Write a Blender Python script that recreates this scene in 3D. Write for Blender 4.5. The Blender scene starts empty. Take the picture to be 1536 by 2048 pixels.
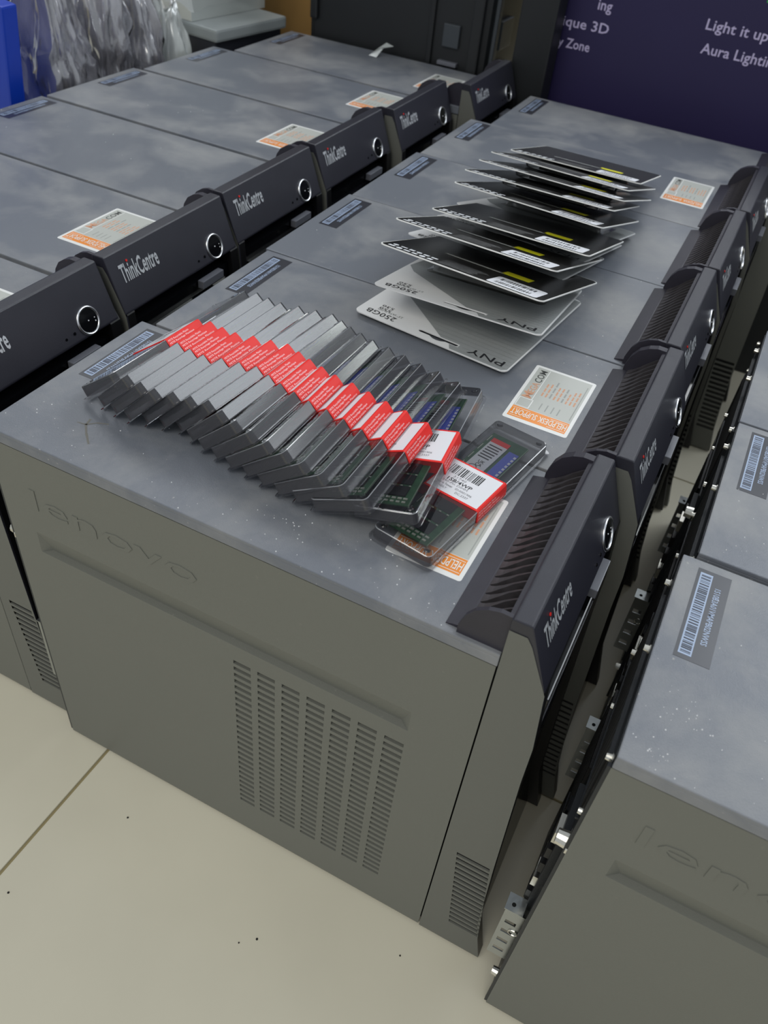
import bpy, bmesh, math, random
from mathutils import Vector, Matrix, noise
random.seed(7)
scene = bpy.context.scene
col = scene.collection

# ---------------------------------------------------------------- camera
FPX = 1644.97
CAMP = Vector((0.43316, -0.30342, 0.76673))
RX = Vector((0.88870909, 0.44915868, 0.09193817))
UPV = Vector((-0.36666312, 0.57592317, 0.73066453))
FW = Vector((-0.27523499, 0.68305855, -0.67651808))
cam_data = bpy.data.cameras.new('camera')
cam = bpy.data.objects.new('camera', cam_data)
col.objects.link(cam)
M = Matrix.Identity(4)
for i in range(3):
    M[i][0] = RX[i]; M[i][1] = UPV[i]; M[i][2] = -FW[i]; M[i][3] = CAMP[i]
cam.matrix_world = M
cam_data.sensor_fit = 'AUTO'
cam_data.sensor_width = 36.0
cam_data.lens = 36.0 * FPX / 2048.0
cam_data.clip_start = 0.02
cam_data.dof.use_dof = True
cam_data.dof.focus_distance = 0.62
cam_data.dof.aperture_fstop = 11.0
scene.camera = cam

# ---------------------------------------------------------------- world, lights, exposure
world = bpy.data.worlds.new('room_light')
scene.world = world
world.use_nodes = True
bg = world.node_tree.nodes['Background']
bg.inputs[0].default_value = (0.86, 0.93, 1.0, 1)
bg.inputs[1].default_value = 0.47

def area(name, loc, target, sx, sy, power, color):
    ld = bpy.data.lights.new(name, 'AREA')
    ld.shape = 'RECTANGLE'; ld.size = sx; ld.size_y = sy
    ld.energy = power; ld.color = color
    o = bpy.data.objects.new(name, ld)
    col.objects.link(o)
    o.location = loc
    d = Vector(target) - Vector(loc)
    o.rotation_euler = d.to_track_quat('-Z', 'Y').to_euler()
    return o
area('unseen_overhead_light', (1.75, 2.35, 2.60), (1.75, 2.35, 0.0), 1.9, 1.3, 46, (0.88, 0.94, 1.0))  # unseen panel put in to brighten the right-row tops
area('unseen_overhead_light', (2.20, 3.50, 2.60), (2.20, 3.50, 0.0), 0.5, 0.6, 16, (0.93, 1.0, 0.97))
area('unseen_overhead_light', (3.90, 5.40, 2.60), (3.90, 5.40, 0.0), 0.9, 0.6, 22, (0.93, 1.0, 0.97))
area('unseen_overhead_light', (4.60, 4.00, 2.60), (4.60, 4.00, 0.0), 1.8, 1.3, 34, (0.90, 0.95, 1.0))  # added out of view so the leaning pack walls reflect something bright
area('unseen_overhead_light', (-1.6, 2.1, 2.60), (-1.6, 2.1, 0.0), 1.1, 1.4, 24, (0.94, 0.97, 1.0))  # unseen panel, placed and powered to brighten the nearest tower's top
area('unseen_overhead_light', (-0.3, 4.1, 2.60), (-0.3, 4.1, 0.0), 1.8, 1.3, 34, (0.94, 0.97, 1.0))  # added out of view to brighten the middle-row tops
area('unseen_overhead_light', (0.0, -1.9, 2.60), (0.1, -0.6, 0.2), 2.4, 1.2, 34, (1.0, 0.97, 0.88))
scene.view_settings.view_transform = 'Standard'
scene.view_settings.look = 'None'
scene.view_settings.gamma = 1.0
scene.view_settings.use_curve_mapping = False
scene.view_settings.exposure = 0.08

# ---------------------------------------------------------------- materials
def lin(c):
    return tuple(((x / 255.0) / 12.92 if x / 255.0 <= 0.04045 else ((x / 255.0 + 0.055) / 1.055) ** 2.4) for x in c)

def mat(name, rgb, rough=0.5, metal=0.0, spec=0.5, coat=0.0, bump=0.0, bscale=800, var=0.0, vscale=20, emit=0):
    m = bpy.data.materials.new(name); m.use_nodes = True
    nt = m.node_tree; b = nt.nodes['Principled BSDF']
    c = lin(rgb) + (1,)
    b.inputs['Base Color'].default_value = c
    b.inputs['Roughness'].default_value = rough
    b.inputs['Metallic'].default_value = metal
    b.inputs['Specular IOR Level'].default_value = spec
    b.inputs['Coat Weight'].default_value = coat
    tc = nt.nodes.new('ShaderNodeTexCoord')
    if bump:
        n = nt.nodes.new('ShaderNodeTexNoise'); n.inputs['Scale'].default_value = bscale
        nt.links.new(tc.outputs['Object'], n.inputs['Vector'])
        bp = nt.nodes.new('ShaderNodeBump'); bp.inputs['Strength'].default_value = bump
        bp.inputs['Distance'].default_value = 0.0006
        nt.links.new(n.outputs['Fac'], bp.inputs['Height'])
        nt.links.new(bp.outputs['Normal'], b.inputs['Normal'])
    if var:
        n2 = nt.nodes.new('ShaderNodeTexNoise'); n2.inputs['Scale'].default_value = vscale
        n2.inputs['Detail'].default_value = 5
        nt.links.new(tc.outputs['Object'], n2.inputs['Vector'])
        rp = nt.nodes.new('ShaderNodeMapRange')
        rp.inputs[1].default_value = 0.3; rp.inputs[2].default_value = 0.7
        rp.inputs[3].default_value = 1 - var; rp.inputs[4].default_value = 1 + var
        nt.links.new(n2.outputs['Fac'], rp.inputs[0])
        mx = nt.nodes.new('ShaderNodeVectorMath'); mx.operation = 'SCALE'
        mx.inputs[0].default_value = c[:3]
        nt.links.new(rp.outputs[0], mx.inputs['Scale'])
        nt.links.new(mx.outputs[0], b.inputs['Base Color'])
    return m

def dusty(name, rgb, dust, rough, amount):
    """painted steel with patchy grey dust, different on every tower"""
    m = mat(name, rgb, rough, 0.0, 0.5, bump=0.25, bscale=1500)
    nt = m.node_tree; b = nt.nodes['Principled BSDF']
    tc = nt.nodes.new('ShaderNodeTexCoord'); oi = nt.nodes.new('ShaderNodeObjectInfo')
    ad = nt.nodes.new('ShaderNodeVectorMath'); ad.operation = 'ADD'
    sc = nt.nodes.new('ShaderNodeVectorMath'); sc.operation = 'SCALE'; sc.inputs['Scale'].default_value = 13.0
    cb = nt.nodes.new('ShaderNodeCombineXYZ')
    for k in range(3): nt.links.new(oi.outputs['Random'], cb.inputs[k])
    nt.links.new(cb.outputs[0], sc.inputs[0])
    nt.links.new(tc.outputs['Object'], ad.inputs[0]); nt.links.new(sc.outputs[0], ad.inputs[1])
    n = nt.nodes.new('ShaderNodeTexNoise'); n.inputs['Scale'].default_value = 11; n.inputs['Detail'].default_value = 8
    n.inputs['Roughness'].default_value = 0.62; n.inputs['Distortion'].default_value = 0.3
    nt.links.new(ad.outputs[0], n.inputs['Vector'])
    r1 = nt.nodes.new('ShaderNodeMapRange'); r1.inputs[1].default_value = 0.44; r1.inputs[2].default_value = 0.78
    r1.inputs[4].default_value = amount
    nt.links.new(n.outputs['Fac'], r1.inputs[0])
    v = nt.nodes.new('ShaderNodeTexNoise'); v.inputs['Scale'].default_value = 260; v.inputs['Detail'].default_value = 1
    nt.links.new(ad.outputs[0], v.inputs['Vector'])
    r2 = nt.nodes.new('ShaderNodeMapRange'); r2.inputs[1].default_value = 0.76; r2.inputs[2].default_value = 0.80
    r2.inputs[4].default_value = 0.5
    nt.links.new(v.outputs['Fac'], r2.inputs[0])
    mxx = nt.nodes.new('ShaderNodeMath'); mxx.operation = 'MAXIMUM'
    nt.links.new(r1.outputs[0], mxx.inputs[0]); nt.links.new(r2.outputs[0], mxx.inputs[1])
    mix = nt.nodes.new('ShaderNodeMix'); mix.data_type = 'RGBA'
    mix.inputs[6].default_value = lin(rgb) + (1,); mix.inputs[7].default_value = lin(dust) + (1,)
    nt.links.new(mxx.outputs[0], mix.inputs[0]); nt.links.new(mix.outputs[2], b.inputs['Base Color'])
    rr = nt.nodes.new('ShaderNodeMapRange'); rr.inputs[3].default_value = rough; rr.inputs[4].default_value = min(1, rough + 0.35)
    nt.links.new(mxx.outputs[0], rr.inputs[0]); nt.links.new(rr.outputs[0], b.inputs['Roughness'])
    return m

def thin_clear(name, tint, gloss, haze, haze_rgb, rough=0.06, bump=0.0, bscale=60, base=0.0):
    """thin clear plastic wall: see-through, a glossy reflection and some milky haze"""
    m = bpy.data.materials.new(name); m.use_nodes = True
    nt = m.node_tree; nt.nodes.clear()
    out = nt.nodes.new('ShaderNodeOutputMaterial')
    tr = nt.nodes.new('ShaderNodeBsdfTransparent'); tr.inputs[0].default_value = tint + (1,)
    gl = nt.nodes.new('ShaderNodeBsdfGlossy'); gl.inputs['Roughness'].default_value = rough
    gl.inputs[0].default_value = (1, 1, 1, 1)
    df = nt.nodes.new('ShaderNodeBsdfDiffuse'); df.inputs[0].default_value = lin(haze_rgb) + (1,)
    fr = nt.nodes.new('ShaderNodeFresnel'); fr.inputs[0].default_value = 1.55
    ma = nt.nodes.new('ShaderNodeMath'); ma.operation = 'MULTIPLY'; ma.inputs[1].default_value = gloss
    mb_ = nt.nodes.new('ShaderNodeMath'); mb_.operation = 'ADD'; mb_.inputs[1].default_value = base; mb_.use_clamp = True
    nt.links.new(fr.outputs[0], ma.inputs[0]); nt.links.new(ma.outputs[0], mb_.inputs[0]); ma = mb_
    m1 = nt.nodes.new('ShaderNodeMixShader'); m1.inputs[0].default_value = haze
    nt.links.new(tr.outputs[0], m1.inputs[1]); nt.links.new(df.outputs[0], m1.inputs[2])
    m2 = nt.nodes.new('ShaderNodeMixShader')
    nt.links.new(ma.outputs[0], m2.inputs[0]); nt.links.new(m1.outputs[0], m2.inputs[1]); nt.links.new(gl.outputs[0], m2.inputs[2])
    nt.links.new(m2.outputs[0], out.inputs[0])
    if bump:
        tc = nt.nodes.new('ShaderNodeTexCoord')
        n = nt.nodes.new('ShaderNodeTexNoise'); n.inputs['Scale'].default_value = bscale; n.inputs['Detail'].default_value = 3
        nt.links.new(tc.outputs['Object'], n.inputs['Vector'])
        bp = nt.nodes.new('ShaderNodeBump'); bp.inputs['Strength'].default_value = bump; bp.inputs['Distance'].default_value = 0.004
        nt.links.new(n.outputs['Fac'], bp.inputs['Height'])
        nt.links.new(bp.outputs['Normal'], gl.inputs['Normal']); nt.links.new(bp.outputs['Normal'], df.inputs['Normal'])
    return m

MT = {}
MT['steel_top'] = dusty('painted_steel_top', (108, 112, 120), (182, 180, 175), 0.36, 0.5)  # same paint as the sides, with cool overhead light tinted into the base
MT['steel'] = dusty('painted_steel_side', (108, 109, 102), (128, 127, 118), 0.5, 0.12)  # same paint as the tops, with warm floor bounce tinted into the base
MT['bezel_side'] = mat('bezel_plastic_lit_side', (103, 104, 98), 0.5, bump=0.2, bscale=1500)  # dark bezel plastic; light on the near side is put into the colour
MT['bezel'] = mat('bezel_black_plastic', (42, 42, 51), 0.36, bump=0.25, bscale=2500, var=0.08, vscale=30)
MT['hood'] = mat('hood_plastic', (44, 42, 52), 0.45, bump=0.25, bscale=2500, var=0.1, vscale=60)
MT['fin'] = mat('fin_plastic', (66, 63, 66), 0.4, var=0.3, vscale=120)
MT['black'] = mat('black_plastic', (16, 16, 18), 0.4)
MT['gloss_black'] = mat('gloss_black_plastic', (12, 13, 16), 0.12)
MT['dark'] = mat('dark_interior', (9, 9, 10), 0.9)
MT['chrome'] = mat('chrome', (245, 247, 250), 0.28, 1.0)
MT['silver'] = mat('zinc_plate', (176, 180, 180), 0.32, 1.0, bump=0.15, bscale=300)
MT['silverpaint'] = mat('silver_plastic', (104, 106, 114), 0.35)
MT['screw'] = mat('nickel_screw', (225, 222, 212), 0.25, 1.0)
MT['rear'] = mat('rear_steel', (34, 37, 41), 0.45, 0.2, bump=0.2, bscale=900)
MT['white'] = mat('white_print', (232, 234, 238), 0.45)
MT['red'] = mat('red_print', (222, 40, 32), 0.4)
MT['letter'] = mat('silver_lettering', (205, 208, 212), 0.3, 0.3)
MT['label_dark'] = mat('dark_label_film', (52, 53, 60), 0.3)
MT['label_bar'] = mat('barcode_stock', (158, 174, 200), 0.4)
MT['bar_ink'] = mat('barcode_ink', (58, 62, 74), 0.5)
MT['st_white'] = mat('sticker_white', (232, 232, 230), 0.35)
MT['st_grey'] = mat('sticker_grey', (186, 188, 182), 0.35)
MT['st_orange'] = mat('sticker_orange', (238, 144, 52), 0.35)
MT['st_ink'] = mat('sticker_ink', (70, 72, 70), 0.5)
MT['st_faint'] = mat('sticker_faint_ink', (158, 160, 156), 0.5)
MT['st_peach'] = mat('sticker_peach_ink', (212, 160, 128), 0.5)
MT['clear'] = thin_clear('clear_clamshell', (0.94, 0.94, 0.95), 1.0, 0.03, (150, 150, 165), 0.05)
MT['clear_wall'] = thin_clear('clear_clamshell_wall', (0.42, 0.42, 0.44), 0.75, 0.64, (76, 76, 81), 0.15, base=0.016)
MT['rim'] = thin_clear('clear_clamshell_rim_highlight', (0.8, 0.8, 0.82), 1.6, 0.45, (176, 178, 184), 0.10, base=0.05)  # same plastic, paler: the bright line along the rounded edge is coloured in
MT['blister'] = thin_clear('clear_blister', (0.90, 0.90, 0.88), 1.6, 0.10, (170, 168, 160), 0.06)
MT['band_red'] = mat('red_paper_band', (234, 40, 34), 0.45, spec=0.3)
MT['band_white'] = mat('white_paper_band', (226, 227, 232), 0.5, spec=0.3)
MT['band_text'] = mat('pale_pink_print', (250, 190, 190), 0.4)
MT['ink'] = mat('black_ink', (34, 34, 38), 0.5)
MT['ink_grey'] = mat('grey_ink', (120, 120, 126), 0.5)
MT['pcb'] = mat('green_circuit_board', (48, 96, 62), 0.35, var=0.25, vscale=160)
MT['pcb_edge'] = mat('circuit_board_edge', (140, 165, 140), 0.5)
MT['chip'] = mat('memory_chip', (22, 23, 25), 0.3)
MT['solder'] = mat('solder_pads', (205, 208, 196), 0.35, 0.3)
MT['blue_lab'] = mat('blue_label', (92, 108, 208), 0.35)
MT['foam'] = mat('antistatic_foam', (38, 36, 52), 0.8)
MT['card_edge'] = mat('card_white_edge', (235, 235, 232), 0.6)
MT['card_white'] = mat('card_silver_white', (228, 228, 228), 0.38)
MT['card_stripe'] = mat('card_grey_stripe', (150, 153, 153), 0.4)
MT['card_line'] = mat('card_grey_line', (128, 132, 130), 0.4)
MT['card_black'] = mat('card_black_back', (26, 25, 24), 0.28)
MT['card_block'] = mat('card_small_print', (92, 92, 92), 0.5, var=0.6, vscale=500)
MT['yellow'] = mat('yellow_sticker', (226, 222, 30), 0.4)
MT['tile'] = mat('cream_floor_tile', (216, 210, 190), 0.22, coat=0.0, var=0.05, vscale=5)
MT['grout'] = mat('yellow_grout', (152, 140, 104), 0.8)
MT['purple'] = mat('purple_carton', (36, 28, 72), 0.5, var=0.05, vscale=6)
MT['lav'] = mat('lavender_print', (196, 186, 222), 0.5)
MT['green'] = mat('green_print', (60, 190, 80), 0.5)
MT['blue'] = mat('blue_carton', (8, 56, 172), 0.4, var=0.08, vscale=12)
MT['case_black'] = mat('black_case_plastic', (27, 29, 31), 0.45, var=0.1, vscale=12)
MT['case_grey'] = mat('case_grey_plastic', (60, 65, 70), 0.4)
MT['brown'] = mat('brown_carton', (146, 112, 60), 0.8, var=0.1, vscale=20)
MT['bag'] = thin_clear('grey_plastic_film', (0.66, 0.66, 0.70), 2.6, 0.30, (214, 212, 222), 0.14, base=0.13)
MT['bag_white'] = thin_clear('white_plastic_film', (0.7, 0.72, 0.72), 2.2, 0.55, (232, 238, 234), 0.18, base=0.10)
MT['bag_in'] = mat('dark_bagged_part', (36, 36, 42), 0.5)
MT['panel_grey'] = mat('grey_monitor_back', (150, 156, 156), 0.4, var=0.1, vscale=12)
MT['panel_dark'] = mat('dark_monitor_edge', (38, 40, 48), 0.5)
MT['wall'] = mat('wall_paint', (70, 70, 72), 0.9)
MT['speck'] = mat('white_speck', (230, 230, 232), 0.4)
MT['smudge'] = mat('dust_smudge', (120, 118, 112), 0.9)

# ---------------------------------------------------------------- mesh helpers
class MB:
    def __init__(s): s.v = []; s.f = []; s.m = []; s.mats = []
    def mi(s, name):
        if name not in s.mats: s.mats.append(name)
        return s.mats.index(name)
    def face(s, pts, m):
        b = len(s.v); s.v += [tuple(p) for p in pts]; s.f.append(tuple(range(b, b + len(pts)))); s.m.append(s.mi(m))
    def box(s, a, b, m, T=None):
        x0, y0, z0 = a; x1, y1, z1 = b
        P = [(x0,y0,z0),(x1,y0,z0),(x1,y1,z0),(x0,y1,z0),(x0,y0,z1),(x1,y0,z1),(x1,y1,z1),(x0,y1,z1)]
        if T: P = [tuple(T @ Vector(p)) for p in P]
        o = len(s.v); s.v += P
        for q in ((0,3,2,1),(4,5,6,7),(0,1,5,4),(1,2,6,5),(2,3,7,6),(3,0,4,7)):
            s.f.append(tuple(o + i for i in q)); s.m.append(s.mi(m))
    def prism(s, prof, y0, y1, m, cap=None):
        """profile in XZ (counter-clockwise seen from -Y) extruded along Y"""
        n = len(prof); o = len(s.v)
        s.v += [(p[0], y0, p[1]) for p in prof] + [(p[0], y1, p[1]) for p in prof]
        s.f.append(tuple(o + i for i in range(n))); s.m.append(s.mi(cap or m))
        s.f.append(tuple(o + n + i for i in reversed(range(n)))); s.m.append(s.mi(cap or m))
        for i in range(n):
            j = (i + 1) % n
            s.f.append((o + i, o + n + i, o + n + j, o + j)); s.m.append(s.mi(m))
    def cyl(s, c, axis, r, h, m, n=12, r2=None):
        axis = Vector(axis).normalized(); a = axis.orthogonal().normalized(); b = axis.cross(a); c = Vector(c)
        r2 = r if r2 is None else r2; o = len(s.v)
        for k in range(n):
            t = 2 * math.pi * k / n; d = a * math.cos(t) + b * math.sin(t)
            s.v.append(tuple(c + d * r)); s.v.append(tuple(c + d * r2 + axis * h))
        for k in range(n):
            j = (k + 1) % n
            s.f.append((o + 2*k, o + 2*j, o + 2*j + 1, o + 2*k + 1)); s.m.append(s.mi(m))
        s.f.append(tuple(o + 2*k + 1 for k in range(n))); s.m.append(s.mi(m))
        s.f.append(tuple(o + 2*k for k in reversed(range(n)))); s.m.append(s.mi(m))
    def torus(s, c, axis, R, r, m, n=40, k=8):
        axis = Vector(axis).normalized(); a = axis.orthogonal().normalized(); b = axis.cross(a); c = Vector(c); o = len(s.v)
        for i in range(n):
            t = 2*math.pi*i/n; d = a*math.cos(t) + b*math.sin(t)
            for j in range(k):
                u = 2*math.pi*j/k; s.v.append(tuple(c + d*(R + r*math.cos(u)) + axis*(r*math.sin(u))))
        for i in range(n):
            for j in range(k):
                i2 = (i+1) % n; j2 = (j+1) % k
                s.f.append((o+i*k+j, o+i2*k+j, o+i2*k+j2, o+i*k+j2)); s.m.append(s.mi(m))
    def text(s, txt, org, xd, yd, w, h, m, shear=0.0, off=0.0, fill=True):
        """flat lettering fitted to a box w x h, lower left corner at org"""
        V, F = glyphs(txt, off)
        xs = [p[0] for p in V]; ys = [p[1] for p in V]
        x0, x1, y0, y1 = min(xs), max(xs), min(ys), max(ys)
        if txt.islower() is False and not any(c in txt for c in 'gjpqy,Q'): y0 = 0 if y0 > -0.03 else y0
        kx = w / (x1 - x0); ky = h / (y1 - y0) if h else kx
        org = Vector(org); xd = Vector(xd).normalized(); yd = Vector(yd).normalized(); o = len(s.v)
        for p in V:
            yy = (p[1] - y0) * ky
            s.v.append(tuple(org + xd * ((p[0] - x0) * kx + shear * yy) + yd * yy))
        k = s.mi(m)
        for f in F: s.f.append(tuple(o + i for i in f)); s.m.append(k)
    def build(s, name, parent=None, smooth=False, bevel=0.0, kind=None, loc=None):
        me = bpy.data.meshes.new(name)
        me.from_pydata(s.v, [], s.f); 
        for n in s.mats: me.materials.append(MT[n])
        me.polygons.foreach_set('material_index', s.m)
        if smooth: me.polygons.foreach_set('use_smooth', [True] * len(s.f))
        me.update()
        if bevel:
            bm = bmesh.new(); bm.from_mesh(me)
            bmesh.ops.remove_doubles(bm, verts=bm.verts, dist=1e-6)
            es = [e for e in bm.edges if len(e.link_faces) == 2 and e.calc_face_angle(0) > 0.45]
            bmesh.ops.bevel(bm, geom=es, offset=bevel, segments=2, affect='EDGES', profile=0.6)
            bm.to_mesh(me); bm.free()
        o = bpy.data.objects.new(name, me); col.objects.link(o)
        if parent: o.parent = parent
        if loc: o.location = loc
        if kind: o['kind'] = kind
        return o

_g = {}
def glyphs(txt, off=0.0):
    key = (txt, off)
    if key in _g: return _g[key]
    cu = bpy.data.curves.new('t', 'FONT'); cu.body = txt; cu.resolution_u = 2; cu.offset = off
    cu.space_character = 1.0 + (1.5 * off)
    ob = bpy.data.objects.new('t', cu); col.objects.link(ob)
    bpy.context.view_layer.update()
    dg = bpy.context.evaluated_depsgraph_get()
    me = bpy.data.meshes.new_from_object(ob.evaluated_get(dg))
    r = ([tuple(v.co[:2]) for v in me.vertices], [tuple(p.vertices) for p in me.polygons])
    bpy.data.objects.remove(ob); bpy.data.curves.remove(cu); bpy.data.meshes.remove(me)
    _g[key] = r
    return r

def tag(o, label=None, cat=None, group=None, kind=None):
    if label: o['label'] = label
    if cat: o['category'] = cat
    if group: o['group'] = group
    if kind: o['kind'] = kind
    return o

def empty(name, loc=(0, 0, 0), rot=None):
    o = bpy.data.objects.new(name, None); col.objects.link(o)
    o.empty_display_size = 0.02; o.location = loc
    if rot: o.rotation_euler = rot
    return o

def copy_tree(o, parent=None, skip=()):
    c = o.copy(); col.objects.link(c); c.parent = parent
    for ch in list(o.children):
        if ch.name.split('.')[0] in skip: continue
        copy_tree(ch, c, skip)
    return c

X, Y, Z = Vector((1,0,0)), Vector((0,1,0)), Vector((0,0,1))

# ---------------------------------------------------------------- floor and room shell
fb = MB(); fb.box((-4, -2.5, -0.03), (6, 7.0, -0.002), 'grout')
floor = fb.build('floor'); floor['kind'] = 'structure'
TS = 0.60; J = 0.0016
tb = MB(); tb.box((-TS/2 + J, -TS/2 + J, -0.008), (TS/2 - J, TS/2 - J, 0.0), 'tile')
proto_tile = tb.build('tile', floor, bevel=0.0008)
first = True
for ix in range(-4, 5):
    for iy in range(-3, 5):
        cx = 0.043 + TS * (ix + 0.5); cy = -0.42 + TS * (iy + 0.5)
        if not (-2.3 < cx < 2.5 and -1.9 < cy < 2.9): continue
        t = proto_tile if first else proto_tile.copy()
        if not first: col.objects.link(t)
        first = False
        t.location = (cx, cy, 0); t.parent = floor
wb = MB(); wb.box((-4, 7.0, -0.03), (6, 7.1, 2.8), 'wall')
w = wb.build('wall_back'); w['kind'] = 'structure'

# ---------------------------------------------------------------- tower computer
D = 0.393; H = 0.395; W = 0.1735
FRONT = [(0.451, 0.003), (0.4398, 0.06), (0.4345, 0.163), (0.4295, 0.285), (0.4288, 0.324), (0.4239, 0.377), (0.4066, 0.4185), (0.4055, 0.424), (0.4045, 0.427)]
SL0 = Vector((0.4058, 0, 0.4272)); SL1 = Vector((0.4240, 0, 0.3772))
SD = (SL1 - SL0).normalized(); SN = Vector((-SD.z, 0, SD.x))   # down the text face, outward normal
if SN.x < 0: SN = -SN

def grid_panel(mb, x0, x1, z0, z1, holes, y, depth, m, skew=None):
    """flat panel in XZ at y with rectangular holes (recessed walls), outward normal -Y"""
    xs = sorted(set([x0, x1] + [h[0] for h in holes] + [h[1] for h in holes]))
    zs = sorted(set([z0, z1] + [h[2] for h in holes] + [h[3] for h in holes]))
    hs = set((round(h[0], 6), round(h[2], 6)) for h in holes)
    def P(x, z, yy):
        return (x + (skew(z) if skew else 0), yy, z)
    for i in range(len(xs) - 1):
        j = 0
        while j < len(zs) - 1:
            a, b = xs[i], xs[i+1]; c, d = zs[j], zs[j+1]
            if (round(a, 6), round(c, 6)) in hs:
                q = [(a, c), (b, c), (b, d), (a, d)]
                for k in range(4):
                    p, r = q[k], q[(k+1) % 4]
                    mb.face([P(*p, y), P(*p, y + depth), P(*r, y + depth), P(*r, y)], m)
            else:
                mb.face([P(a, c, y), P(b, c, y), P(b, d, y), P(a, d, y)], m)
            j += 1

def make_tower():
    root = empty('tower_computer')
    # chassis
    b = MB(); b.box((0.001, 0.0070, 0.004), (D, W - 0.0015, H - 0.004), 'dark')
    b.box((0.03, 0.012, 0.0), (0.06, 0.04, 0.004), 'black'); b.box((0.03, W - 0.04, 0.0), (0.06, W - 0.012, 0.004), 'black')
    b.box((0.36, 0.012, 0.0), (0.39, 0.04, 0.004), 'black'); b.box((0.36, W - 0.04, 0.0), (0.39, W - 0.012, 0.004), 'black')
    b.build('chassis', root)
    # top cover with folded lips
    b = MB()
    prof = [(0.0, H), (0.0, H - 0.006), (0.0025, H - 0.006), (0.0025, H - 0.0025)]
    b.box((0.0, 0.0, H - 0.0035), (D, W, H), 'steel_top')
    b.box((0.0, 0.0, H - 0.0108), (D, 0.0024, H - 0.0030), 'steel_top')
    b.box((0.0, W - 0.0024, H - 0.0108), (D, W, H - 0.0030), 'steel_top')
    b.build('top_cover', root, bevel=0.0008)
    # near side panel: vent slots are real holes, the long grip is a pressed groove
    b = MB()
    zt = H - 0.0118; y = 0.0008
    holes = []
    for cx in range(7):
        xa = 0.2054 + cx * 0.0211
        for r in range(27):
            za = 0.0525 + r * 0.0079
            holes.append((xa, xa + 0.0152, za, za + 0.0042))
    grid_panel(b, 0.0, D - 0.0006, 0.004, 0.276, holes, y, 0.003, 'steel')
    gx0, gx1, gz0, gz1 = 0.026, 0.348, 0.280, 0.302
    d = 0.0050; i_ = 0.0035
    b.face([(0, y, 0.276), (D - .0006, y, 0.276), (D - .0006, y, gz0), (0, y, gz0)], 'steel')
    b.face([(0, y, gz0), (gx0, y, gz0), (gx0, y, gz1), (0, y, gz1)], 'steel')
    b.face([(gx1, y, gz0), (D - .0006, y, gz0), (D - .0006, y, gz1), (gx1, y, gz1)], 'steel')
    b.face([(0, y, gz1), (D - .0006, y, gz1), (D - .0006, y, zt), (0, y, zt)], 'steel')
    o4 = [(gx0, gz0), (gx1, gz0), (gx1, gz1), (gx0, gz1)]; n4 = [(gx0 + 2*i_, gz0 + .0008), (gx1 - 2*i_, gz0 + .0008), (gx1 - 2*i_, gz0 + .002), (gx0 + 2*i_, gz0 + .002)]
    for k in range(4):
        j = (k + 1) % 4
        b.face([(o4[k][0], y, o4[k][1]), (o4[j][0], y, o4[j][1]), (n4[j][0], y + d, n4[j][1]), (n4[k][0], y + d, n4[k][1])], 'steel')
    b.face([(p[0], y + d, p[1]) for p in n4], 'steel')
    b.face([(0, y, 0.004), (0, y, zt), (0, y + 0.003, zt), (0, y + 0.003, 0.004)], 'steel')
    b.face([(0, y, 0.004), (0, y + .003, 0.004), (D - .0006, y + .003, 0.004), (D - .0006, y, 0.004)], 'steel')
    b.box((0.0, W - 0.0012, 0.004), (D - 0.0006, W - 0.0002, zt), 'steel')
    sp = b.build('side_panel', root)
    # embossed word on the side panel
    e = MB(); V, F = glyphs('lenovo', 0.0)
    xs = [p[0] for p in V]; kx = 0.148 / (max(xs) - min(xs)); ky = 0.022 / 0.75
    bm = bmesh.new()
    vs = [bm.verts.new(((p[0] - min(xs)) * kx + 0.030, y, p[1] * ky + 0.328)) for p in V]
    for f in F:
        try: bm.faces.new([vs[i] for i in f])
        except ValueError: pass
    bmesh.ops.remove_doubles(bm, verts=bm.verts, dist=1e-6)
    r = bmesh.ops.extrude_face_region(bm, geom=bm.faces[:])
    for v in r['geom']:
        if isinstance(v, bmesh.types.BMVert): v.co.y -= 0.0005
    bmesh.ops.recalc_face_normals(bm, faces=bm.faces)
    me = bpy.data.meshes.new('embossed_word'); bm.to_mesh(me); bm.free(); me.materials.append(MT['steel'])
    eo = bpy.data.objects.new('embossed_word', me); col.objects.link(eo); eo.parent = sp
    # front bezel body: side cheeks with a grille, recessed glossy front below the name plate
    b = MB()
    prof = [(D + 0.0004, 0.003)] + FRONT[:6] + [(0.4085, 0.404), (D + 0.0004, 0.404)]
    sk = lambda z: (0.163 - z) * 0.09 if z < 0.163 else 0.0
    gh = []
    for r in range(16):
        za = 0.040 + r * 0.0076
        gh.append((0.4050, 0.4345 - 0.0035, za, za + 0.0046))
    # cheeks
    b.prism(prof, 0.0022, 0.012, 'black')
    b.prism(prof, W - 0.012, W, 'black')
    # near outer skin: strip with grille
    def fx(z):
        for (xa, za), (xb, zb) in zip(FRONT[:-1], FRONT[1:]):
            if za <= z <= zb: return xa + (xb - xa) * (z - za) / (zb - za)
        return FRONT[0][0]
    zs = [0.003, 0.036] + sorted(set([h[2] for h in gh] + [h[3] for h in gh])) + [0.163, 0.20, 0.285, 0.324, 0.377]
    hz = set(round(h[2], 6) for h in gh)
    gl = lambda z: 0.4050 + (0.16 - z) * 0.10; gr = lambda z: gl(z) + 0.027
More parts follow.
